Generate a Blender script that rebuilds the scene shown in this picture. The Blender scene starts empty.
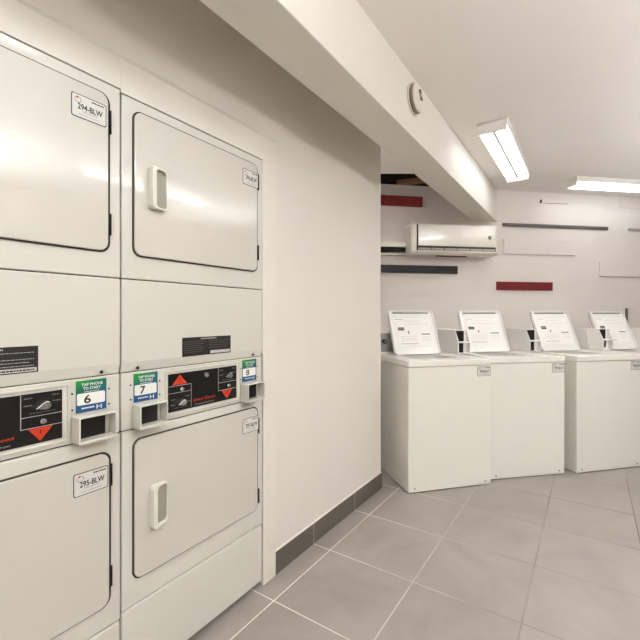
import bpy, bmesh, math, random
from mathutils import Vector, Matrix
random.seed(4)
COL = bpy.context.scene.collection
CEIL = 2.66
TH = math.atan(270/402); c_, s_ = math.cos(TH), math.sin(TH)
U_ANG = math.pi/2 - TH          # heading of the dryer wall
def W(a, b, z=0.0):             # room coords (a = out from dryer wall axis, b = along it) -> world
    return Vector((c_*a + s_*b, -s_*a + c_*b, z))

# ------------------------------------------------------------------ materials
def lin(v):
    v /= 255.0
    return v/12.92 if v <= 0.04045 else ((v+0.055)/1.055)**2.4
def rgb(r, g, b): return (lin(r), lin(g), lin(b), 1)
MC = {}
def mat(name, col, rough=0.5, metal=0.0, coat=0.0, emit=0.0, var=0.03, nscale=6.0, bump=0.0, bscale=60.0, spec=0.5):
    if name in MC: return MC[name]
    m = bpy.data.materials.new(name); m.use_nodes = True
    nt = m.node_tree; N = nt.nodes; L = nt.links
    p = N['Principled BSDF']
    p.inputs['Roughness'].default_value = rough
    p.inputs['Metallic'].default_value = metal
    p.inputs['Coat Weight'].default_value = coat
    p.inputs['Coat Roughness'].default_value = 0.05
    p.inputs['Specular IOR Level'].default_value = spec
    tc = N.new('ShaderNodeTexCoord')
    nz = N.new('ShaderNodeTexNoise'); nz.inputs['Scale'].default_value = nscale; nz.inputs['Detail'].default_value = 4
    L.new(tc.outputs['Object'], nz.inputs['Vector'])
    rp = N.new('ShaderNodeValToRGB')
    rp.color_ramp.elements[0].position = 0.3; rp.color_ramp.elements[1].position = 0.7
    rp.color_ramp.elements[0].color = tuple(x*(1-var) for x in col[:3]) + (1,)
    rp.color_ramp.elements[1].color = tuple(min(1, x*(1+var)) for x in col[:3]) + (1,)
    L.new(nz.outputs['Fac'], rp.inputs['Fac']); L.new(rp.outputs['Color'], p.inputs['Base Color'])
    if emit:
        p.inputs['Emission Color'].default_value = col; p.inputs['Emission Strength'].default_value = emit
    if bump:
        n2 = N.new('ShaderNodeTexNoise'); n2.inputs['Scale'].default_value = bscale; n2.inputs['Detail'].default_value = 5
        L.new(tc.outputs['Object'], n2.inputs['Vector'])
        bp = N.new('ShaderNodeBump'); bp.inputs['Strength'].default_value = bump; bp.inputs['Distance'].default_value = 0.01
        L.new(n2.outputs['Fac'], bp.inputs['Height']); L.new(bp.outputs['Normal'], p.inputs['Normal'])
    MC[name] = m; return m

ENAMEL = mat('cream_enamel', rgb(213, 210, 201), 0.42, coat=0.4, var=0.012, nscale=2, spec=0.35)
DOORM = mat('door_enamel', rgb(207, 203, 194), 0.45, coat=0.85, var=0.012, nscale=1.5, bump=0.015, bscale=3.0, spec=0.4)
CONS = mat('console_enamel', rgb(212, 209, 200), 0.36, coat=0.2, var=0.012)
FLANGE = mat('flange_enamel', rgb(190, 187, 177), 0.4, var=0.02)
HANDM = mat('handle_plastic', rgb(232, 230, 218), 0.3, var=0.01)
HINNER = mat('handle_recess', rgb(170, 165, 152), 0.45, var=0.02)
DARK = mat('dark_gap', rgb(38, 34, 30), 0.8, var=0.05)
GASK = mat('door_gasket', rgb(62, 56, 50), 0.7, var=0.05)
HINGE = mat('hinge_dark', rgb(40, 38, 36), 0.4, metal=0.5)
TRIMM = mat('frame_paint', rgb(226, 222, 213), 0.55, var=0.015)
WALLP = mat('wall_paint', rgb(226, 220, 213), 0.75, var=0.015, nscale=1.5, bump=0.05, bscale=45)
BACKP = mat('back_wall_paint', rgb(233, 226, 221), 0.75, var=0.02, nscale=1.3, bump=0.04, bscale=30)
BEAMP = mat('beam_paint', rgb(228, 223, 214), 0.7, var=0.02, nscale=2.0, bump=0.14, bscale=9)
CEILP = mat('ceiling_paint', rgb(241, 236, 231), 0.85, var=0.015, nscale=1.2, bump=0.03, bscale=30)
BLACK = mat('black_panel', rgb(26, 25, 26), 0.3, coat=0.2, var=0.05)
BLKLAB = mat('black_label', rgb(44, 40, 38), 0.45, var=0.05)
WHT = mat('label_white', rgb(236, 234, 230), 0.45, var=0.01)
LABW = mat('tag_ivory', rgb(214, 212, 206), 0.4, var=0.01)
INK = mat('ink', rgb(38, 36, 36), 0.6, var=0.02)
INKG = mat('ink_grey', rgb(132, 130, 128), 0.6, var=0.02)
INKL = mat('ink_light', rgb(196, 194, 190), 0.6, var=0.02)
RED = mat('ink_red', rgb(206, 62, 36), 0.45, var=0.03)
PINK = mat('ink_pink', rgb(214, 74, 84), 0.5, var=0.03)
CHROME = mat('chrome', rgb(214, 214, 212), 0.18, metal=0.9, var=0.02)
WASH = mat('washer_enamel', rgb(233, 231, 223), 0.35, coat=0.3, var=0.012, nscale=2, spec=0.4)
DECK = mat('washer_deck', rgb(236, 233, 226), 0.3, coat=0.3, var=0.01)
PAPER = mat('sheet_paper', rgb(243, 241, 238), 0.6, var=0.01)
LIDM = mat('lid_enamel', rgb(238, 236, 232), 0.35, coat=0.2, var=0.008)
METER = mat('meter_enamel', rgb(240, 237, 234), 0.4, var=0.01)
CONSW = mat('washer_console_plate', rgb(150, 148, 146), 0.35, metal=0.4, var=0.06)
TUBM = mat('tub_steel', rgb(120, 118, 116), 0.3, metal=0.8, var=0.05)
BASET = None
REDW = mat('red_painted_wood', rgb(142, 44, 48), 0.5, var=0.12, nscale=8)
BLKW = mat('black_painted_wood', rgb(36, 34, 40), 0.5, var=0.08, nscale=8)
GREYW = mat('dark_grey_metal', rgb(108, 102, 100), 0.45, var=0.05)
WHITW = mat('white_painted_wood', rgb(233, 226, 221), 0.6, var=0.015)
LGREY = mat('light_grey_wood', rgb(186, 180, 176), 0.6, var=0.02)
ACB = mat('ac_plastic', rgb(236, 231, 222), 0.35, coat=0.2, var=0.01)
ACP = mat('ac_front_gloss', rgb(232, 226, 216), 0.18, coat=0.6, var=0.01)
ACD = mat('ac_dark_slot', rgb(58, 52, 46), 0.6, var=0.05)
ACG = mat('ac_side', rgb(196, 188, 176), 0.4, var=0.02)
PIPE = mat('black_pipe_foam', rgb(44, 42, 38), 0.7, var=0.15, nscale=20)
WOODJ = mat('joist_wood', rgb(150, 112, 88), 0.7, var=0.2, nscale=12)
PLEN = mat('plenum_dark', rgb(52, 38, 32), 0.9, var=0.3, nscale=8)
RIDGE = mat('lamp_ballast_cover', rgb(165, 160, 155), 0.5)
LAMPW = mat('lamp_metal', rgb(238, 234, 228), 0.4, var=0.01)
TUBE = mat('lamp_tube', (0.905, 0.96, 1.0, 1), 0.3, emit=3.6, var=0.0)
TUBEB = mat('fill_tube_rear', (0.905, 0.96, 1.0, 1), 0.3, emit=24.0, var=0.0)
TUBEM2 = mat('lamp_tube_full', (0.905, 0.96, 1.0, 1), 0.3, emit=15.0, var=0.0)
TUBEC = mat('fill_tube_far', (0.905, 0.96, 1.0, 1), 0.3, emit=3.0, var=0.0)
TUBEA = mat('fill_tube_near', (0.905, 0.96, 1.0, 1), 0.3, emit=10.5, var=0.0)
TUBEM = mat('lamp_tube_medium', (0.905, 0.96, 1.0, 1), 0.3, emit=17.0, var=0.0)
DETW = mat('detector_plastic', rgb(226, 220, 208), 0.4, var=0.02)
DETG = mat('detector_band', rgb(150, 140, 126), 0.45, var=0.03)
DETD = mat('detector_slot', rgb(92, 84, 72), 0.6, var=0.05)

def sticker_mat():
    m = bpy.data.materials.new('sticker_gradient'); m.use_nodes = True
    N = m.node_tree.nodes; L = m.node_tree.links; p = N['Principled BSDF']; p.inputs['Roughness'].default_value = 0.35
    tc = N.new('ShaderNodeTexCoord'); sp = N.new('ShaderNodeSeparateXYZ'); L.new(tc.outputs['Generated'], sp.inputs[0])
    ma = N.new('ShaderNodeMath'); ma.operation = 'MULTIPLY_ADD'; ma.inputs[1].default_value = -0.35
    L.new(sp.outputs['X'], ma.inputs[0]); L.new(sp.outputs['Z'], ma.inputs[2])
    r = N.new('ShaderNodeValToRGB'); e = r.color_ramp.elements
    e[0].position = 0.0; e[0].color = rgb(44, 92, 140)
    e[1].position = 0.95; e[1].color = rgb(40, 160, 60)
    k = e.new(0.28); k.color = rgb(36, 104, 130); k = e.new(0.62); k.color = rgb(36, 116, 96)
    L.new(ma.outputs[0], r.inputs['Fac']); L.new(r.outputs['Color'], p.inputs['Base Color'])
    return m
STICK = sticker_mat()

def tile_mat(name, base1, base2, sz, off, light, dark, bw=None, rough=0.38, axes='XY'):
    m = bpy.data.materials.new(name); m.use_nodes = True
    N = m.node_tree.nodes; L = m.node_tree.links; p = N['Principled BSDF']
    tc = N.new('ShaderNodeTexCoord')
    mp = N.new('ShaderNodeMapping'); L.new(tc.outputs['Object'], mp.inputs['Vector'])
    if axes == 'XZ':
        mp.inputs['Rotation'].default_value = (math.radians(-90), 0, 0)
    mp.inputs['Location'].default_value = off
    br = N.new('ShaderNodeTexBrick'); br.offset = 0.0; br.squash = 1.0
    br.inputs['Scale'].default_value = 1.0; br.inputs['Brick Width'].default_value = sz[0]; br.inputs['Row Height'].default_value = sz[1]
    br.inputs['Mortar Size'].default_value = 0.0034; br.inputs['Mortar Smooth'].default_value = 0.25; br.inputs['Bias'].default_value = 0
    br.inputs['Color1'].default_value = base1; br.inputs['Color2'].default_value = base2
    L.new(mp.outputs[0], br.inputs['Vector'])
    # cloudy cement mottling
    n1 = N.new('ShaderNodeTexNoise'); n1.inputs['Scale'].default_value = 2.6; n1.inputs['Detail'].default_value = 7; n1.inputs['Roughness'].default_value = 0.62; n1.inputs['Distortion'].default_value = 0.8
    L.new(tc.outputs['Object'], n1.inputs['Vector'])
    r1 = N.new('ShaderNodeValToRGB'); r1.color_ramp.elements[0].position = 0.3; r1.color_ramp.elements[1].position = 0.72
    r1.color_ramp.elements[0].color = (0.88, 0.87, 0.86, 1); r1.color_ramp.elements[1].color = (1.10, 1.10, 1.09, 1)
    L.new(n1.outputs['Fac'], r1.inputs['Fac'])
    mx = N.new('ShaderNodeMix'); mx.data_type = 'RGBA'; mx.blend_type = 'MULTIPLY'; mx.inputs[0].default_value = 1
    L.new(br.outputs['Color'], mx.inputs[6]); L.new(r1.outputs['Color'], mx.inputs[7])
    # grout colour shifts between pale and grimy
    n2 = N.new('ShaderNodeTexNoise'); n2.inputs['Scale'].default_value = 1.1; n2.inputs['Detail'].default_value = 3
    L.new(tc.outputs['Object'], n2.inputs['Vector'])
    sp = N.new('ShaderNodeSeparateXYZ'); L.new(tc.outputs['Object'], sp.inputs[0])
    mr = N.new('ShaderNodeMapRange'); mr.inputs[1].default_value = 1.25; mr.inputs[2].default_value = 0.35; mr.inputs[3].default_value = -0.2; mr.inputs[4].default_value = 0.75
    L.new(sp.outputs['Y'], mr.inputs[0])
    ad = N.new('ShaderNodeMath'); ad.operation = 'ADD'; ad.use_clamp = True; L.new(mr.outputs[0], ad.inputs[0])
    m3 = N.new('ShaderNodeMath'); m3.operation = 'MULTIPLY_ADD'; m3.inputs[1].default_value = 1.4; m3.inputs[2].default_value = -0.6
    L.new(n2.outputs['Fac'], m3.inputs[0]); L.new(m3.outputs[0], ad.inputs[1])
    gm = N.new('ShaderNodeMix'); gm.data_type = 'RGBA'; gm.inputs[6].default_value = light; gm.inputs[7].default_value = dark
    L.new(ad.outputs[0], gm.inputs[0])
    fm = N.new('ShaderNodeMix'); fm.data_type = 'RGBA'; L.new(br.outputs['Fac'], fm.inputs[0])
    L.new(mx.outputs[2], fm.inputs[6]); L.new(gm.outputs[2], fm.inputs[7])
    L.new(fm.outputs[2], p.inputs['Base Color'])
    r2 = N.new('ShaderNodeMapRange'); r2.inputs[3].default_value = rough-0.06; r2.inputs[4].default_value = rough+0.12
    L.new(n1.outputs['Fac'], r2.inputs[0]); L.new(r2.outputs[0], p.inputs['Roughness'])
    bp = N.new('ShaderNodeBump'); bp.inputs['Strength'].default_value = 0.4; bp.inputs['Distance'].default_value = 0.002; bp.invert = True
    L.new(br.outputs['Fac'], bp.inputs['Height']); L.new(bp.outputs['Normal'], p.inputs['Normal'])
    return m
T = 0.472
FLOORM = tile_mat('floor_tile', rgb(158, 152, 146), rgb(165, 159, 153), (T, T), (-(1.384 % T) , -((1.18) % T), 0), rgb(232, 224, 214), rgb(112, 105, 99))
BASET = tile_mat('baseboard_tile', rgb(104, 97, 90), rgb(116, 108, 100), (T, 0.6), (-(1.384 % T), 0.02, 0), rgb(170, 162, 152), rgb(150, 142, 132), axes='XZ')

# ------------------------------------------------------------------ mesh builder
class MB:
    def __init__(self): self.bm = bmesh.new(); self.ms = []
    def mi(self, m):
        if m not in self.ms: self.ms.append(m)
        return self.ms.index(m)
    def face(self, vs, m):
        try: f = self.bm.faces.new(vs); f.material_index = self.mi(m); return f
        except ValueError: return None
    def hexa(self, p, m):
        v = [self.bm.verts.new(q) for q in p]
        for q in ((0,3,2,1), (4,5,6,7), (0,1,5,4), (1,2,6,5), (2,3,7,6), (3,0,4,7)): self.face([v[i] for i in q], m)
        return self
    def box(self, x0, x1, y0, y1, z0, z1, m):
        return self.hexa([(x0,y0,z0),(x1,y0,z0),(x1,y1,z0),(x0,y1,z0),(x0,y0,z1),(x1,y0,z1),(x1,y1,z1),(x0,y1,z1)], m)
    def prism(self, poly, z0, z1, m, f=None):     # poly in xy (or mapped by f(u,v,w)), extruded in w
        f = f or (lambda u, v, w: (u, v, w))
        lo = [self.bm.verts.new(f(u, v, z0)) for u, v in poly]; hi = [self.bm.verts.new(f(u, v, z1)) for u, v in poly]
        self.face(lo[::-1], m); self.face(hi, m); n = len(poly)
        for i in range(n): self.face([lo[i], lo[(i+1) % n], hi[(i+1) % n], hi[i]], m)
        return self
    def rr(self, x0, x1, z0, z1, r, y0, y1, m):   # rounded-rectangle plate facing -y
        return self.prism(rrect(x0, x1, z0, z1, r), y0, y1, m, lambda u, v, w: (u, w, v))
    def ring(self, o, i, y0, y1, m, f=None):      # matching outer / inner outlines
        f = f or (lambda u, v, w: (u, w, v)); n = len(o); V = self.bm.verts.new
        A = [V(f(u, v, y0)) for u, v in o]; B = [V(f(u, v, y1)) for u, v in o]
        C = [V(f(u, v, y0)) for u, v in i]; D = [V(f(u, v, y1)) for u, v in i]
        for k in range(n):
            j = (k+1) % n
            self.face([A[k], A[j], B[j], B[k]], m); self.face([C[k], D[k], D[j], C[j]], m)
            self.face([A[k], C[k], C[j], A[j]], m); self.face([B[k], B[j], D[j], D[k]], m)
        return self
    def cyl(self, p, q, r, m, n=16, r2=None, cap=True):
        p, q = Vector(p), Vector(q); d = (q-p).normalized()
        t = Vector((0,0,1)) if abs(d.z) < .9 else Vector((1,0,0)); a = d.cross(t).normalized(); b = d.cross(a)
        r2 = r if r2 is None else r2
        P = [self.bm.verts.new(p + a*r*math.cos(2*math.pi*k/n) + b*r*math.sin(2*math.pi*k/n)) for k in range(n)]
        Q = [self.bm.verts.new(q + a*r2*math.cos(2*math.pi*k/n) + b*r2*math.sin(2*math.pi*k/n)) for k in range(n)]
        for k in range(n):
            f = self.face([P[k], P[(k+1) % n], Q[(k+1) % n], Q[k]], m)
            if f: f.smooth = True
        if cap: self.face(P[::-1], m); self.face(Q, m)
        return self
    def text(self, s, x0, x1, z0, z1, y, m, bold=0.0, shear=0.0):
        cu = bpy.data.curves.new('t', 'FONT'); cu.body = s; cu.offset = bold; cu.shear = shear; cu.resolution_u = 3
        o = bpy.data.objects.new('t', cu); COL.objects.link(o)
        dg = bpy.context.evaluated_depsgraph_get(); me = bpy.data.meshes.new_from_object(o.evaluated_get(dg))
        X = [v.co.x for v in me.vertices]; Y = [v.co.y for v in me.vertices]
        if X:
            ax, bx, ay, by = min(X), max(X), min(Y), max(Y)
            V = [self.bm.verts.new((x0+(v.co.x-ax)/(bx-ax)*(x1-x0), y, z0+(v.co.y-ay)/(by-ay)*(z1-z0))) for v in me.vertices]
            for pl in me.polygons: self.face([V[i] for i in pl.vertices], m)
        bpy.data.objects.remove(o); bpy.data.curves.remove(cu); bpy.data.meshes.remove(me)
        return self
    def flat(self, pts, y, m):
        self.face([self.bm.verts.new((x, y, z)) for x, z in pts], m); return self
    def bar(self, x0, x1, z0, z1, y, m): return self.flat([(x0,z0),(x1,z0),(x1,z1),(x0,z1)], y, m)
    def dashes(self, x0, x1, z0, z1, y, m, rnd, lo=.004, hi=.012):      # a line of print too small to read
        x = x0
        while x < x1 - .002:
            w = min(rnd.uniform(lo, hi), x1-x); self.bar(x, x+w, z0, z1, y, m); x += w + lo*.5
        return self
    def build(self, name, parent=None, bevel=0.0, seg=2, smooth=False):
        bmesh.ops.recalc_face_normals(self.bm, faces=[f for f in self.bm.faces if len(f.verts) > 2 and f.calc_area() > 0 and any(len(e.link_faces) > 1 for e in f.edges)])
        me = bpy.data.meshes.new(name); self.bm.to_mesh(me); self.bm.free()
        for m in self.ms: me.materials.append(m)
        o = bpy.data.objects.new(name, me); COL.objects.link(o)
        if parent: o.parent = parent
        if bevel:
            b = o.modifiers.new('bevel', 'BEVEL'); b.width = bevel; b.segments = seg; b.limit_method = 'ANGLE'; b.angle_limit = math.radians(40)
            b.harden_normals = False
        return o
def rrect(x0, x1, z0, z1, r, n=6):
    pts = []
    for cx, cz, a0 in ((x1-r, z0+r, -90), (x1-r, z1-r, 0), (x0+r, z1-r, 90), (x0+r, z0+r, 180)):
        for k in range(n+1):
            a = math.radians(a0 + 90*k/n); pts.append((cx + r*math.cos(a), cz + r*math.sin(a)))
    return pts
def empty(name, loc, rz, label=None, cat=None, group=None):
    o = bpy.data.objects.new(name, None); COL.objects.link(o); o.location = loc; o.rotation_euler = (0, 0, rz); o.empty_display_size = .1
    if label: tag(o, label, cat, group)
    return o
def tag(o, label, cat, group=None):
    o['label'] = label; o['category'] = cat
    if group: o['group'] = group
    return o
def struct(o): o['kind'] = 'structure'; return o

# ------------------------------------------------------------------ room shell
def backxy(x): return 4.1 + 0.155*x
def back_at(a):
    x = (a + 2.287)/0.7436; return Vector((x, backxy(x)))
def w2(a, b): v = W(a, b); return (v.x, v.y)
AR, BR = 2.2, -2.3
# floor: laid in the room frame so that the tile grid follows the dryer wall (object x = along wall, y = out of wall negative)
fr = MB()
def loc_ab(a, b): return (b, -a)
def bk(a):       # b of the back wall for a given a
    x = (a+2.287)/0.7436; return 0.5577*x + 0.83*backxy(x)
poly = [loc_ab(-3.2, bk(-3.2)+.1), loc_ab(-3.2, BR-.1), loc_ab(AR+.1, BR-.1), loc_ab(AR+.1, bk(AR+.1)+.1)]
fr.prism(poly[::-1], -0.05, 0.0, FLOORM)
fl = fr.build('floor'); fl.rotation_euler = (0, 0, U_ANG); struct(fl)

# left wall with the opening the dryers sit in (object x = b, y = into the wall)
def ab_obj(name, mb, bevel=0):
    o = mb.build(name, None, bevel); o.rotation_euler = (0, 0, U_ANG); return o
wl = MB()
wl.box(BR, 0.03, 1.30, 1.42, 0, CEIL, WALLP)
wl.box(0.03, 1.44, 1.30, 1.42, 2.06, CEIL, WALLP)
wl.box(1.44, 2.75, 1.30, 1.42, 0, CEIL, WALLP)
struct(ab_obj('wall_left', wl))
wn = MB()
wn.box(-0.02, 1.52, 2.06, 2.12, 0, 2.3, WALLP); wn.box(-0.07, -0.02, 1.42, 2.12, 0, 2.3, WALLP); wn.box(1.52, 1.57, 1.42, 2.12, 0, 2.3, WALLP)
wn.box(-0.07, 1.57, 1.42, 2.12, 2.3, 2.34, WALLP)
struct(ab_obj('wall_niche', wn))
wr = MB(); wr.box(2.65, 2.75, 1.42, 3.05, 0, CEIL, WALLP); struct(ab_obj('wall_recess', wr))
wq = MB(); wq.box(BR, bk(AR), -AR-.1, -AR, 0, CEIL, mat('bounce_cut_paint', rgb(120, 110, 102), .8)); struct(ab_obj('wall_right', wq))  # unseen wall, coloured dark to cut light bounced onto the left wall
wz = MB(); wz.box(BR-.1, BR, -AR-.1, 1.42, 0, CEIL, WALLP); struct(ab_obj('wall_rear', wz))
BANG = math.atan(0.155)
def bw_obj(name, mb, bevel=0, kind=None):
    o = mb.build(name, None, bevel); o.location = (0, 4.1, 0); o.rotation_euler = (0, 0, BANG); return o
wb = MB(); wb.box(-1.45, 6.4, 0, .1, 0, CEIL, BACKP); struct(bw_obj('wall_back', wb))
# shallow boxed-out lower section behind the washers
lg = MB(); lg.box(0.0, 6.3, -.007, 0, 0, 1.405, BACKP); struct(bw_obj('trim_2', lg, .001))

# ceiling with the broken-out panel beside the beam at the back wall
cl = MB()
pb = back_at(-.95); pr = back_at(AR+.1)
a_h = (c_*2.75 - 3.9)/s_
x95 = None
# point on a=-.95 with world y = 3.9
b95 = (3.9 + s_*(-.95))/c_
cp = [w2(-1.42, BR-.1), w2(AR+.1, BR-.1), (pr.x, pr.y+.05), (pb.x, pb.y+.05), w2(-.95, b95), w2(a_h-.1, 2.75), w2(-3.05, 2.65), w2(-1.42, 2.65)]
cp[5] = (w2(a_h, 2.75)[0], 3.9)
cl.prism(cp, CEIL, CEIL+.03, CEILP); struct(cl.build('ceiling'))
# dark void above the missing panel
pl = MB()
pl.box(-1.4, 1.9, 5.05, 5.1, 2.6, 3.1, PLEN); pl.box(-1.4, 1.9, 3.6, 5.1, 3.1, 3.15, PLEN); pl.box(-1.4, 1.9, 3.6, 3.65, CEIL+.035, 3.1, PLEN)
pl.box(-1.45, -1.4, 3.6, 5.1, CEIL+.035, 3.15, PLEN); pl.box(1.9, 1.95, 3.6, 5.1, CEIL+.035, 3.15, PLEN)
struct(pl.build('ceiling_void'))
jo = MB()
for (x0, y0, x1, y1, w, z) in ((.84, 4.36, 1.60, 4.06, .10, 2.70), (.2, 4.12, 1.7, 4.42, .05, 2.80)):
    d = Vector((x1-x0, y1-y0, 0)).normalized(); n = Vector((-d.y, d.x, 0))*w/2
    P = [Vector((x0,y0,0))-n, Vector((x1,y1,0))-n, Vector((x1,y1,0))+n, Vector((x0,y0,0))+n]
    jo.prism([(p.x, p.y) for p in P], z, z+.04, WOODJ)
struct(jo.build('ceiling_joists', None, .003))

# ceiling beam
bmh = MB(); A0, A1 = -1.06, -.846
bmh.prism([(BR, -A1), (bk(A1)+.02, -A1), (bk(A0)+.02, -A0), (BR, -A0)][::-1], 2.31, CEIL, BEAMP)
struct(ab_obj('trim_1', bmh, .004))

# tiled baseboard (from the dryer surround to the end of the wall) with caulk line
bb = MB(); bb.box(1.522, 2.75, 1.288, 1.30, 0, .112, BASET); struct(ab_obj('baseboard_left', bb, .0015))
bb2 = MB(); bb2.box(BR, -.07, 1.288, 1.30, 0, .112, BASET); struct(ab_obj('baseboard_rear', bb2, .0015))
cb = MB(); cb.box(1.522, 2.75, 1.291, 1.30, .112, .116, TRIMM); struct(ab_obj('trim_3', cb))

# painted surround framing the two dryers
ft = MB()
def fasc(u, v, w): return (w, u, v)
ft.prism([(1.285, 2.0295), (1.285, 2.130), (1.2995, 2.155), (1.2995, 2.0295)], -.06, .735, TRIMM, fasc)
ft.prism([(1.285, 2.0200), (1.285, 2.130), (1.2995, 2.155), (1.2995, 2.0200)], .735, 1.522, TRIMM, fasc)
ft.box(1.431, 1.522, 1.285, 1.2995, 0, 1.10, TRIMM); ft.box(1.4255, 1.522, 1.285, 1.2995, 1.10, 2.0200, TRIMM); ft.box(-.06, .038, 1.285, 1.2995, 0, 2.030, TRIMM)
struct(ab_obj('trim_4', ft, .0015))

# ------------------------------------------------------------------ stacked dryers
DW = 0.690
def sub_disc(mb, x, z, r, y0, y1, m, n=16): return mb.cyl((x, y0, z), (x, y1, z), r, m, n)
def tag_label(x0, x1, z0, z1, y, code, parent, seed=0, r=.006):
    m = MB(); w = x1-x0; h = z1-z0; rnd = random.Random(seed)
    m.rr(x0, x1, z0, z1, r, y-.0008, y, INK)
    t = h*.032
    m.rr(x0+t, x1-t, z0+t, z1-t, r*.85, y-.0012, y-.0006, LABW)
    yy = y-.0016
    m.text(code, x0+w*.17, x1-w*.12, z0+h*.36, z0+h*.62, yy, INK, bold=.02)
    # crescent emblem and header
    cx, cz = x0+w*.16, z1-h*.22
    m.ring([(cx+w*.10*math.cos(a)+w*.02, cz+h*.13*math.sin(a)-h*.03) for a in [k*math.pi/8 for k in range(16)]],
           [(cx+w*.085*math.cos(a)+w*.02, cz+h*.105*math.sin(a)-h*.03) for a in [k*math.pi/8 for k in range(16)]], yy, yy-.0002, INKG)
    m.flat([(cx+w*.035*math.cos(a), cz+h*.07+h*.05*math.sin(a)) for a in [k*math.pi/5 for k in range(10)]], yy-.0004, PINK)
    m.dashes(x0+w*.56, x1-w*.05, z1-h*.17, z1-h*.11, yy, INK, rnd, w*.02, w*.05)
    m.dashes(x0+w*.3, x1-w*.25, z0+h*.28, z0+h*.31, yy, INKG, rnd, w*.02, w*.05)
    m.dashes(x0+w*.2, x1-w*.2, z0+h*.14, z0+h*.165, yy, INKG, rnd, w*.02, w*.05)
    return m.build('number_label', parent)
def door(root, x0, x1, z0, z1, code, lab, hx, hz, hinges, seed):
    g = MB(); g.rr(x0, x1, z0, z1, .032, -.0035, .004, GASK)
    d = g.build('door', root)
    g2 = MB(); g2.rr(x0+.0045, x1-.0085, z0+.0045, z1-.0045, .028, -.010, .0, DOORM)
    p = g2.build('door_panel', d, .003, 3)
    # cupped pull handle
    h = MB(); X0, X1 = hx; Z0, Z1 = hz
    o = rrect(X0, X1, Z0, Z1, .012); i = rrect(X0+.019, X1-.003, Z0+.006, Z1-.006, .013)
    o2 = rrect(X0-.002, X1+.001, Z0-.003, Z1+.002, .012)
    f = lambda u, v, w: (u, -.010 - (w*(1-.68*(u-X0)/(X1-X0))), v)
    h.ring(o, i, 0.0, .030, HANDM, f)
    h.prism(i, .0, .006, HINNER, f)
    hh = h.build('handle', d, .0025, 2); hh['label'] = 'white moulded pull handle with grey cup recess'
    for (a, b) in hinges:
        k = MB(); k.cyl((x1-.003, -.011, a), (x1-.003, -.011, b), .0035, HINGE, 10); k.build('hinge', d)
    tag_label(lab[0], lab[1], lab[2], lab[3], -.010, code, d, seed)
    return d
def sticker(root, x0, x1, z0, z1, num):
    m = MB(); w, h = x1-x0, z1-z0; y = -.012
    m.box(x0, x1, y-.001, y, z0, z1, STICK); rnd = random.Random(3)
    yy = y-.0018
    m.text('TAP PHONE', x0+w*.17, x1-w*.13, z1-h*.18, z1-h*.085, yy, WHT, bold=.02)
    m.text('TO START', x0+w*.22, x1-w*.20, z1-h*.305, z1-h*.21, yy, WHT, bold=.02)
    m.dashes(x0+w*.25, x1-w*.25, z1-h*.37, z1-h*.35, yy, WHT, rnd, w*.02, w*.06)
    m.rr(x0+w*.03, x1-w*.05, z0+h*.23, z0+h*.60, w*.05, y-.0015, y-.001, WHT)
    nx = x0+w*.36
    m.text(num, nx-w*.11, nx+w*.11, z0+h*.27, z0+h*.54, yy-.0003, INK, bold=.015)
    m.dashes(x0+w*.17, x0+w*.60, z0+h*.105, z0+h*.15, yy, WHT, rnd, w*.02, w*.06)
    for q in (.66, .80): m.bar(x0+w*q, x0+w*(q+.035), z0+h*.04, z0+h*.18, yy, WHT)
    m.bar(x0+w*.66, x0+w*.83, z0+h*.10, z0+h*.125, yy-.0001, WHT)
    return m.build('payment_sticker', root)
def coin_box(root, x0, wd=.106):
    x1, z0, z1 = x0+wd, .899, .982
    m = MB()
    m.ring(rrect(x0, x1, z0, z1, .006), rrect(x0+.005, x1-.0035, z0+.010, z1-.006, .003), -.048, -.002, CONS)
    m.box(x0+.004, x1-.004, -.004, .003, z0+.004, z1-.004, FLANGE)
    o = m.build('coin_box', root, .002)
    b = MB(); b.box(x0+.006, x1-.014, -.012, -.005, z0+.011, z1-.007, BLACK); b.build('coin_slot', o)
    b = MB(); b.cyl((x1-.012, -.006, z0+.011), (x1-.012, -.006, z1-.007), .009, FLANGE, 12); b.build('drop_cup', o)
    return o
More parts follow.
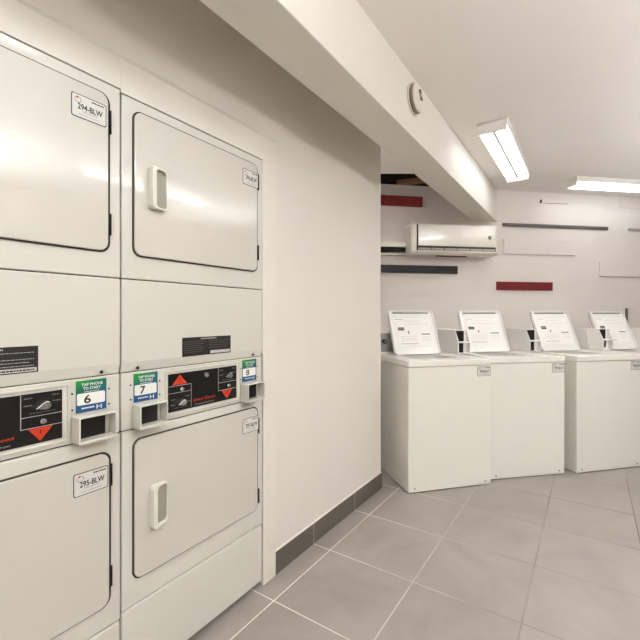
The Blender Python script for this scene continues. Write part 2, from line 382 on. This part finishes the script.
def make_dryer(b0, label, codes, nums, zs, blk, blk_col, left):
    """local x along the wall, -y into the room; zs = door/seam heights"""
    p = W(-1.285, b0); root = empty('stacked_dryer', p, U_ANG, label, 'dryer')
    R0 = .0015
    x0, x1 = .002, DW-.002
    seam_lo, dl0, dl1, top = zs
    m = MB(); m.box(x0+.004, x1-.004, .012, .70, .045, top-.004, DARK); m.build('inner_chassis', root)
    m = MB(); m.box(x0, x1, 0, .68, 1.4055, top, ENAMEL); m.build('upper_cabinet', root, .004, 3)
    m = MB()
    # middle access panel with folded lower lip
    pr = [(0, 1.4025), (0, 1.124), (.008, 1.0905), (.66, 1.0905), (.66, 1.4025)]
    m.prism(pr, x0, x1, ENAMEL, lambda u, v, w: (w, u, v)); o = m.build('access_panel', root, .004, 3)
    for xx in (.060, .628):
        k = MB(); k.flat([(xx-.02, 1.094), (xx+.026, 1.094), (xx+.006, 1.113)], -.0005+.004, FLANGE); 
        sub_disc(k, xx, 1.102, .0055, .002, .012, BLACK, 12)
        k.build('screw', o)
    m = MB()
    m.box(x0, x1, .004, .66, .897, 1.0888, CONS); m.build('console', root, .003)
    m = MB(); m.ring(rrect(.166, .545, .908, 1.079, .004), rrect(.1745, .5365, .9155, 1.0715, .003), -.000, .006, CONS)
    bz = m.build('console_bezel', root, .002)
    fp = faceplate(root); bz.location.x = fp.location.x = -.010 if left else 0
    m = MB(); m.box(x0, x1, 0, .68, seam_lo+.002, .8935, ENAMEL); m.build('lower_cabinet', root, .004, 3)
    m = MB(); m.box(x0, x1, 0, .67, .030, seam_lo-.002, ENAMEL); m.build('kick_panel', root, .007, 3)
    m = MB(); m.box(.02, DW-.02, .05, .64, 0, .05, DARK); m.build('plinth', root)
    door(root, .038, .652, 1.482, top-.036, codes[0], ((.532, .636) if left else (.549, .650))+(top-.149, top-.079), (.090, .161), (1.655, 1.800), ((1.862, 1.936), (1.538, 1.606)), 1)
    door(root, .038, .655, dl0, dl1, codes[1], ((.538, .642, .737, .806) if left else (.549, .653, .755, .821)), (.094, .163), (.541, .687), ((.737, .807), (.415, .480)), 2)
    # notice on the access panel
    n = MB(); a, b = blk; rnd = random.Random(8); z0, z1 = 1.124, 1.197; y = 0
    n.box(a, b, y-.001, y, z0, z1, BLKLAB); yy = y-.0014
    mid = a + (b-a)*.5
    n.dashes(a+(b-a)*.35, a+(b-a)*.68, z1-.009, z1-.005, yy, INKL, rnd, .003, .008)
    if left:
        for k in range(5):
            if k == 1: continue
            n.dashes(a+.004, b-.01-.012*(k % 2), z1-.018-.009*k, z1-.0165-.009*k, yy, INKL, rnd, .003, .012)
        n.bar(a+.003, b-.004, z0+.003, z0+.014, yy, INKL)
        n.dashes(a+.006, b-.01, z0+.006, z0+.010, yy-.0003, INK, rnd, .003, .01)
    else:
        for k in range(6):
            n.dashes(a+.006, mid-.012-.01*(k % 3), z1-.018-.008*k, z1-.0168-.008*k, yy, INKG, rnd, .003, .01)
            if k < 4: n.dashes(mid+.004, b-.008-.01*(k % 2), z1-.018-.009*k, z1-.0168-.009*k, yy, INKG, rnd, .003, .01)
        n.bar(mid+.012, b-.004, z0+.004, z0+.016, yy, INKL)
    n.build('warning_label', root)
    SX = (.551, .643) if left else (.559, .649)
    for x, num, sx in ((.038, nums[0], (.045, .136)), (.546, nums[1], SX)):
        coin_box(root, *((.537, .113) if left and x > .3 else (x,)))
        st = sticker(root, sx[0], sx[1], .985, 1.082, num)
        st.location.y = .015
        for xx in (sx[0]-.010, sx[1]+.009):
            for zz in (1.046, .997):
                k = MB(); sub_disc(k, xx, zz, .0028, .0025, .006, INK, 8); k.build('rivet', root)
    return root
def faceplate(root):
    m = MB(); x0, x1, z0, z1 = .180, .523, .923, 1.064; y = .0035
    m.box(x0, x1, y-.0015, y+.004, z0, z1, BLACK)
    yy = y-.0022; t = .0009; rnd = random.Random(5)
    def hl(a, b, z): m.bar(a, b, z-t, z+t, yy, INKL)
    def vl(x, a, b): m.bar(x-t, x+t, a, b, yy, INKL)
    # left cluster
    hl(.181, .282, 1.018); hl(.181, .282, .992); vl(.282, .928, 1.018)
    m.flat([(.195, 1.022), (.263, 1.022), (.230, 1.060)], yy-.0002, RED)
    m.text('0', .226, .234, 1.038, 1.047, yy-.0006, INK); m.bar(.2285, .2315, 1.026, 1.034, yy-.0006, INK)
    # right cluster
    vl(.419, .968, 1.062); hl(.419, .522, 1.000); hl(.419, .522, .968)
    m.flat([(.4375, .967), (.453, .919+.006), (.492, .967)] if False else [(.436, .966), (.466, .928), (.498, .966)], yy-.0002, RED)
    m.bar(.465, .468, .950, .960, yy-.0006, INK)
    for ox, oz in ((.190, .966), (.255, .972), (.188, .946), (.262, .950), (.426, 1.050), (.496, 1.052), (.426, 1.030), (.498, 1.034)):
        m.dashes(ox, ox+.020, oz, oz+.0035, yy, INKG, rnd, .003, .006)
    m.dashes(.205, .265, .934, .936, yy, INKG, rnd, .003, .006); m.dashes(.440, .505, 1.008, 1.010, yy, INKG, rnd, .003, .006)
    m.text('Speed Queen', .290, .404, .943, .957, yy, RED, bold=.012, shear=.3)
    m.text('Commercial Dryer', .300, .397, .929, .936, yy, INKL, shear=.0)
    o = m.build('control_panel', root)
    k = MB(); k.cyl((.352, .002, 1.044), (.352, -.008, 1.044), .0105, CHROME, 18); k.cyl((.352, -.0081, 1.044), (.352, -.0085, 1.044), .004, INKG, 10); k.build('key_lock', o)
    for x, z in ((.233, 1.004), (.470, .984)):
        k = MB(); k.cyl((x, .002, z), (x, -.012, z), .0085, CHROME, 16, .007); k.build('start_button', o)
    for x, z in ((.240, .953), (.478, 1.028)):
        k = MB(); k.cyl((x, .002, z), (x, -.012, z), .012, CHROME, 18, .011)
        k.prism([(x-.028, z-.006), (x-.004, z-.011), (x+.004, z+.011), (x-.006, z+.010)], -.014, -.002, CHROME, lambda u, v, w: (u, w, v))
        k.build('selector_knob', o, .001)
    return o
make_dryer(.045, 'stacked double dryer at left edge, number tags 294 and 295, payment sticker 6', ('294-BLW', '295-BLW'), ('5', '6'), (.279, .352, .849, 2.026), (.195, .450), None, True)
make_dryer(.736, 'stacked double dryer beside the bare wall, full front in view, stickers 7 and 8', ('296-BLW', '297-BLW'), ('7', '8'), (.297, .382, .863, 2.016), (.239, .486), None, False)

# ------------------------------------------------------------------ top-load washers
def make_washer(loc, ang, width, lidr, mu, label, code):
    root = empty('washing_machine', (loc[0], loc[1], 0), math.radians(ang), label, 'washer', 'white top-load washers in a row')
    Wd = width; D = .66
    fz = lambda u, v, w: (u, v, w)
    m = MB()
    m.ring([(0, 0), (Wd, 0), (Wd, D), (0, D)], [(.012, .012), (Wd-.012, .012), (Wd-.012, D-.012), (.012, D-.012)], .006, .908, WASH, fz)
    cab = m.build('cabinet', root, .003)
    m = MB(); m.box(.012, Wd-.012, .012, D-.012, .03, .05, DARK); m.build('base_pan', root)
    for x in (.04, Wd-.04):
        for y in (.04, D-.04):
            m = MB(); m.cyl((x, y, 0), (x, y, .03), .018, DARK, 12); m.build('foot', root)
    for x in (.05, Wd-.05):
        m = MB(); m.cyl((x, .004, .032), (x, -.003, .032), .005, INK, 8); m.build('screw', root)
    # deck with the tub opening
    lw = .420; lx0 = lidr-lw
    m = MB(); n = 6
    inner = rrect(lx0+.015, lidr-.015, .13, .43, .06)
    outer = rrect(-.003, Wd+.003, -.008, D, .010)
    m.ring(outer, inner, .9105, .954, DECK, fz); m.build('deck', root, .006, 3)
    cx = (lx0+lidr)/2; m = MB(); m.cyl((cx, .30, .50), (cx, .30, .900), .20, TUBM, 32, cap=False); m.flat([], 0, TUBM) if False else None
    m.cyl((cx, .30, .50), (cx, .30, .505), .20, TUBM, 32); m.build('tub', root)
    # raised lid leaning back on the console
    lean = math.atan(.155/.372); H = .403
    ld = MB()
    ld.rr(0, lw, 0, H, .030, .006, .020, LIDM)
    ld.ring(rrect(0, lw, 0, H, .030), rrect(.012, lw-.012, .012, H-.012, .022), -.004, .007, LIDM)
    L = ld.build('lid', root, .002, 2); L.location = (lx0, .420, .957); L.rotation_euler = (-lean, 0, 0)
    e = MB(); e.rr(lw*.09, lw*.90, H-.028, H-.019, .004, .002, .0065, INKG); e.build('lid_channel', L)
    e = MB(); e.rr(.003, lw+.008, .0, H, .030, .020, .026, GASK); e.build('lid_seal', L)
    e = MB(); e.rr(.001, lw+.014, .004, H+.006, .032, .026, .034, LIDM); e.build('lid_shell', L, .002)
    s = MB(); rnd = random.Random(code); y = .0045; a0, a1, z0, z1 = .045, lw-.045, .07, H-.075
    s.box(a0, a1, y, y+.0015, z0, z1, PAPER); yy = y-.0006; w, h = a1-a0, z1-z0
    s.dashes(a0+w*.02, a0+w*.24, z1-h*.04, z1-h*.025, yy, INKG, rnd, .004, .012)
    s.dashes(a0+w*.26, a1-w*.28, z1-h*.10, z1-h*.09, yy, INKL, rnd, .004, .014)
    s.dashes(a0+w*.24, a1-w*.05, z1-h*.21, z1-h*.20, yy, INKL, rnd, .004, .014)
    s.bar(a0+w*.06, a0+w*.23, z1-h*.42, z1-h*.32, yy, INK); s.dashes(a0+w*.07, a0+w*.22, z1-h*.38, z1-h*.36, yy-.0003, WHT, rnd, .006, .01)
    s.flat([(a0+w*.34+.006*math.cos(q), z1-h*.50+.016*math.sin(q)) for q in [k*math.pi/6 for k in range(12)]], yy, INKG)
    s.bar(a0+w*.70, a0+w*.95, z1-h*.58, z1-h*.545, yy, INKG)
    for q in range(3): s.dashes(a0+w*.70, a1-w*.05, z1-h*(.66+.07*q), z1-h*(.65+.07*q), yy, INKL, rnd, .004, .02)
    for q in range(3): s.dashes(a0+w*.10, a0+w*.55, z1-h*(.64+.07*q), z1-h*(.63+.07*q), yy, INKL, rnd, .004, .02)
    s.dashes(a0+w*.08, a0+w*.55, z1-h*.90, z1-h*.885, yy, INKG, rnd, .005, .014)
    s.build('instruction_sheet', L)
    # control console
    m = MB(); ce = .50
    m.prism([(.535, .955), (.565, 1.150), (.66, 1.150), (.66, .955)], .004, ce, DECK, lambda u, v, w: (w, u, v)); C = m.build('console', root, .004)
    f = lambda u, v, w: (u, .535+(v-.955)*.03/.195-w, v)
    m = MB(); m.prism([(.016, .975), (ce-.01, .975), (ce-.01, 1.132), (.016, 1.132)], -.002, .003, CONSW, f)
    for k in range(5): m.bar(.03, .09, .985+.006*k, .987+.006*k, .53, INKG) if False else None
    m.build('console_plate', C)
    for x in (.045, .30):
        k = MB(); k.cyl((x, .560, 1.065), (x, .520, 1.062), .022, BLACK, 18, .018); k.cyl((x, .520, 1.062), (x, .514, 1.062), .010, CHROME, 12); k.build('knob', C)
    # coin meter housing
    m = MB(); mw = .117; y0 = .390; y1 = .72; zb = .9555; zt = 1.158; t = .007
    side = [(y0, zb), (y0, zb+.098), (y0+.055, zt), (y1, zt), (y1, zb)]
    g = lambda u, v, w: (w, u, v)
    m.prism(side, mu, mu+t, METER, g); m.prism(side, mu+mw-t, mu+mw, METER, g)
    m.box(mu+t, mu+mw-t, y0+.055, y1, zt-t, zt, METER); m.box(mu+t, mu+mw-t, y1-t, y1, zb, zt-t, METER); m.box(mu+t, mu+mw-t, y0, y1-t, zb, zb+t, METER)
    m.prism([(y0, zb+.092), (y0, zb+.103), (y0+.10, zb+.103), (y0+.10, zb+.092)], mu+t, mu+mw-t, METER, g)
    M = m.build('coin_meter', root, .0015)
    k = MB(); k.box(mu+t, mu+mw*.80, y0+.062, y0+.075, zb+.104, zt-t, BLACK); k.box(mu+t, mu+mw*.66, y0+.045, y0+.06, zb+t, zb+.091, BLACK); k.build('coin_slot_recess', M)
    k = MB(); k.box(mu+mw*.80, mu+mw-t, y0+.062, y0+.080, zb+.104, zt-t, METER); k.box(mu+mw*.66, mu+mw-t, y0+.045, y0+.07, zb+t, zb+.091, METER); k.build('coin_drawer', M)
    tag_label(Wd-.116, Wd+.0-.002, .826, .898, -.0, code, root, 4)
    return root
make_washer((.635, 2.890), 14.1, .684, .515, .660, 'white top-load washer nearest the bare wall, its left side showing, lid up', '298-BLW')
make_washer((1.325, 3.132), 10.7, .668, .480, .660, 'white top-load washer set slightly back, second from the bare wall, lid up', '299-BLW')
make_washer((2.080, 3.257), 13.6, .672, .482, .715, 'white top-load washer right of the narrow gap in the row, lid up', '300-BLW')
make_washer((2.762, 3.422), 13.6, .672, .467, .640, 'white top-load washer at the right edge, only raised lid and deck in view', '301-BLW')

# ------------------------------------------------------------------ things on the back wall
def wthing(name, label, cat, group=None):
    return empty(name, (0, 4.1, 0), BANG, label, cat, group)
def wall_mesh(name, label, cat, build, bevel=.002, group=None):
    m = MB(); build(m); o = bw_obj(name, m, bevel); tag(o, label, cat, group); return o
def redgroove(s0, s1, z0, z1, d):
    def f(m):
        n = 4; h = (z1-z0)/n
        m.box(s0, s1, -d*.6, 0, z0, z1, REDW)
        for k in range(n): m.box(s0, s1, -d, -d*.6, z0+h*k+.0035, z0+h*(k+1)-.0035, REDW)
    return f
wall_mesh('wall_plank', 'dark red wooden plank on the back wall above the air conditioner', 'wood strip', lambda m: m.box(.28, 1.093, -.025, 0, 2.434, 2.538, REDW))
wall_mesh('wall_plank', 'black wooden plank on the wall below the air conditioner', 'wood strip', lambda m: m.box(.15, 1.488, -.025, 0, 1.733, 1.814, BLKW))
wall_mesh('wall_plank', 'short grooved red wooden plank on the wall above the second washer gap', 'wood strip', redgroove(1.949, 2.623, 1.564, 1.656, .025))
wall_mesh('wall_rail', 'long thin dark grey rail on the wall right of the beam end', 'rail', lambda m: m.box(2.02, 3.33, -.022, 0, 2.264, 2.300, GREYW), .008)
wall_mesh('wall_panel', 'white painted board on the wall under the long dark rail', 'wall board', lambda m: m.box(2.030, 2.906, -.016, 0, 1.962, 2.125, WHITW))
wall_mesh('wall_panel', 'small thin white strip near the ceiling above the dark rail', 'wall board', lambda m: (m.box(2.481, 2.817, -.025, 0, 2.538, 2.567, WHITW), m.box(2.479, 2.486, -.027, 0, 2.536, 2.570, GREYW)))
wall_mesh('wall_panel', 'white board high on the wall behind the horizontal ceiling light', 'wall board', lambda m: m.box(3.496, 4.4, -.012, 0, 2.527, 2.618, WHITW))
wall_mesh('wall_rail', 'thin light grey strip on the wall at the right edge', 'rail', lambda m: m.box(3.603, 4.5, -.02, 0, 2.267, 2.293, LGREY))
wall_mesh('wall_panel', 'white board on the wall above the rightmost raised lid', 'wall board', lambda m: m.box(3.224, 4.3, -.018, 0, 1.732, 1.897, WHITW))
wall_mesh('vertical_bar', 'short upright dark grey bar on the wall behind the rightmost lid', 'bar', lambda m: m.box(3.520, 3.540, -.065, -.045, 1.16, 1.368, GREYW))

# split air conditioner
ac = wthing('air_conditioner', 'white split air conditioner on the back wall left of the beam end', 'air conditioner')
m = MB(); prf = [(-.200, 1.935), (-.200, 2.212), (-.185, 2.222), (0, 2.222), (0, 1.910), (-.150, 1.905)]
m.prism(prf, .905, 1.835, ACB, lambda u, v, w: (w, u, v)); m.build('housing', ac, .010, 3)
m = MB(); m.rr(.968, 1.812, 1.990, 2.205, .008, -.209, -.198, ACP); m.build('front_cover', ac, .003)
m = MB(); m.box(.955, .967, -.206, -.198, 1.945, 2.205, ACD); m.build('cover_gap', ac)
m = MB(); m.box(.960, 1.815, -.207, -.185, 1.948, 1.989, ACD)
for k in range(6): m.box(.968+.141*k, 1.100+.141*k, -.2105, -.206, 1.950, 1.970, LGREY)
m.build('air_outlet', ac)
m = MB(); m.prism([(-.217, 1.932), (-.215, 1.945), (-.195, 1.945), (-.175, 1.908), (-.190, 1.905)], .962, 1.832, ACP, lambda u, v, w: (w, u, v)); m.build('louver', ac, .002)
m = MB(); m.rr(1.728, 1.762, 2.070, 2.108, .004, -.2105, -.2085, INKG); m.build('badge', ac)
m = MB()
for k in range(7): m.box(1.20+.05*k, 1.235+.05*k, -.14, -.10, 1.898, 1.906, ACD)
m.build('underside_vent', ac)
m = MB(); m.box(.899, .905, -.175, -.01, 1.915, 2.195, ACG); m.build('end_cap', ac, .003)
# line set and its cover
pc = wthing('pipe_cover', 'white plastic pipe channel running left from the air conditioner', 'pipe cover')
m = MB(); m.box(.15, .897, -.055, -.002, 1.998, 2.045, ACB); m.build('top_channel', pc, .003)
m = MB(); m.box(.15, .897, -.065, -.002, 1.912, 1.926, ACB); m.build('bottom_channel', pc, .003)
m = MB(); m.box(.30, .897, -.004, -.002, 1.926, 1.998, ACG); m.build('back_plate', pc)
rp = wthing('refrigerant_pipes', 'black foam-wrapped pipes in the white channel beside the air conditioner', 'pipes')
for k, (z0, z1) in enumerate(((1.945, 1.968), (1.978, 1.982))):
    m = MB(); m.cyl((.15, -.030, z0), (.60, -.030, (z0+z1)/2+.001), .0145, PIPE, 12); m.cyl((.60, -.030, (z0+z1)/2+.001), (.897, -.032, z1), .0145, PIPE, 12); m.build('pipe', rp)

# ------------------------------------------------------------------ round alarm on the beam
al = empty('smoke_detector', W(-.846, 2.212, 2.522), U_ANG, 'round beige alarm on the side face of the ceiling beam', 'alarm')
def disc(name, r, y0, y1, m, r2=None):
    k = MB(); k.cyl((0, y0, 0), (0, y1, 0), r, m, 36, r2); return k.build(name, al, .002)
disc('base_plate', .088, 0, -.010, DETW); disc('groove', .078, -.010, -.016, DETD); disc('side_band', .082, -.016, -.032, DETG, .080); disc('front_cover', .080, -.032, -.040, DETW, .072)
m = MB(); m.flat([(-.012, .040), (.018, -.008), (.060, .006), (.030, .062)], -.0405, DETD); m.flat([(.020, .026), (.028, .012), (.040, .024), (.030, .040)], -.0409, DETW); m.build('vent_grille', al)

# ------------------------------------------------------------------ fluorescent ceiling fittings
def make_pendant(loc, ang, L, label, TUBE, drop):
    r = empty('pendant_light', (loc[0], loc[1], CEIL-drop), ang, label, 'light')
    m = MB(); m.box(0, L, -.02, .02, -.030, .030, LAMPW); m.build('spine', r, .003)
    for x in (.2, L-.2):
        m = MB(); m.cyl((x, 0, .029), (x, 0, drop), .006, LAMPW, 8); m.build('rod', r)
    for y in (-.05, .05):
        m = MB(); m.cyl((.02, y, 0), (L-.02, y, 0), .016, TUBE, 12); t = m.build('tube', r)
        for x in (.01, L-.03):
            m = MB(); m.box(x, x+.02, min(0, y), max(0, y), -.02, .02, LAMPW); m.build('tube_socket', t)
    return r
def make_lamp(loc, ang, L, label, TUBE=TUBE):
    r = empty('ceiling_light', (loc[0], loc[1], CEIL), ang, label, 'light', 'twin-tube fluorescent ceiling fittings')
    Wd, H = .205, .082
    m = MB(); m.box(0, L, 0, Wd, -.014, 0, LAMPW)
    for s in (0, 1):
        y0 = Wd if s else 0; y1 = Wd-.018 if s else .018
        m.prism([(y0, -.014), (y0, -.045), (y0-(.002 if s else -.002), -.048), (y1, -.014)] if s else [(y0, -.014), (y1, -.014), (y0+.002, -.048), (y0, -.045)], 0, L, LAMPW, lambda u, v, w: (w, u, v))
    m.build('housing', r, .001)
    m = MB(); m.prism([(Wd/2-.026, -.014), (Wd/2-.008, -.052), (Wd/2+.008, -.052), (Wd/2+.026, -.014)], .02, L-.02, RIDGE, lambda u, v, w: (w, u, v)); m.build('ballast_cover', r)
    for x0, x1 in ((0, .018), (L-.018, L)):
        m = MB(); m.prism([(0, 0), (Wd, 0), (Wd-.008, -H), (.008, -H)], x0, x1, LAMPW, lambda u, v, w: (w, u, v)); m.build('end_cap', r, .002)
    for y in (Wd/2-.052, Wd/2+.052):
        m = MB(); m.cyl((.022, y, -.056), (L-.022, y, -.056), .019, TUBE, 12); t = m.build('tube', r)
        for xx in (.022, L-.022):
            d = .012 if xx < L/2 else -.012
            m = MB(); m.cyl((xx-d*.3, y, -.056), (xx+d, y, -.056), .0195, LAMPW, 12); m.build('tube_socket', t)
    return r
make_lamp(W(-.475, 3.03), U_ANG, 1.25, 'twin-tube ceiling light beside the beam, pointing toward the back wall')
make_lamp((2.53, 3.96), BANG, 1.25, 'twin-tube ceiling light parallel to the back wall at the right edge')
make_pendant(W(1.24, 1.80), U_ANG, 1.35, 'bare twin-tube batten light over the open floor opposite the dryers', TUBEM2, .08)
make_pendant(W(1.80, 5.75), U_ANG, 1.25, 'added unseen fill light with bare twin tubes in the far right of the room', TUBEC, .35)  # added out of view to light the back of the room
make_lamp(W(-2.3, 2.80), U_ANG, .60, 'short twin-tube ceiling light inside the recess behind the partition', TUBEM)
make_pendant(W(.0, -2.0), U_ANG, 1.25, 'added unseen fill light with bare twin tubes in the rear part of the room', TUBEB, .08)  # added behind the camera as fill, set so the beam shades the upper wall
def make_fill_uplight(loc, ang, label, energy):  # added out of view: area lamp in a tray that brightens the ceiling
    r = empty('fill_uplight', (loc[0], loc[1], 2.0), ang, label, 'light')
    m = MB(); m.box(0, 1.2, -.15, .15, -.04, -.02, LAMPW)
    for a in ((0, 1.2, -.15, -.14), (0, 1.2, .14, .15), (0, .01, -.15, .15), (1.19, 1.2, -.15, .15)): m.box(a[0], a[1], a[2], a[3], -.04, .03, LAMPW)
    m.build('tray', r)
    for x in (.1, 1.1):
        m = MB(); m.cyl((x, 0, -.02), (x, 0, CEIL-2.006), .004, LAMPW, 8); m.build('cable', r)
    d = bpy.data.lights.new('fill_uplight_lamp', 'AREA'); d.shape = 'RECTANGLE'; d.size = 1.1; d.size_y = .24; d.energy = energy; d.color = (.93, .97, 1)
    o = bpy.data.objects.new('fill_uplight_lamp', d); COL.objects.link(o); o.parent = r; o.location = (.6, 0, 0); o.rotation_euler = (math.pi, 0, 0)
make_fill_uplight(W(1.55, .3), U_ANG, 'added unseen fill uplight right of the viewpoint', 58)
make_fill_uplight(W(1.6, 3.0), U_ANG, 'added unseen fill uplight out to the right of the washers', 24)
make_lamp(W(-.22, -.35), U_ANG, 1.25, 'added unseen twin-tube fill light just behind the viewpoint', TUBEA)  # unseen lamp placed to light the dryers and cast the beam's shadow
la = bpy.data.lights.new('rear_fill', 'AREA'); la.shape = 'RECTANGLE'; la.size = 1.8; la.size_y = 1.6; la.energy = 8; la.color = (.93, .97, 1)  # added soft fill light at the rear wall, no window there
lo = bpy.data.objects.new('rear_fill', la); COL.objects.link(lo); lo.location = W(1.15, BR+.08, 1.3); lo.rotation_euler = (math.radians(90), 0, -TH)

# ------------------------------------------------------------------ world, camera, view
sc = bpy.context.scene
w = bpy.data.worlds.new('world'); sc.world = w; w.use_nodes = True
w.node_tree.nodes['Background'].inputs[0].default_value = (.9, .88, .85, 1); w.node_tree.nodes['Background'].inputs[1].default_value = .3
cam = bpy.data.cameras.new('camera'); co = bpy.data.objects.new('camera', cam); COL.objects.link(co)
co.location = (0, 0, 1.28); co.rotation_euler = (math.radians(90), 0, 0)
cam.sensor_width = 36; cam.lens = 36*402/640; cam.shift_y = -4/640; cam.clip_start = .02
sc.camera = co
sc.view_settings.view_transform = 'Standard'; sc.view_settings.look = 'None'
sc.view_settings.exposure = 0.90; sc.view_settings.gamma = 0.93
sc.cycles.max_bounces = 10; sc.cycles.diffuse_bounces = 7; sc.cycles.use_denoising = True
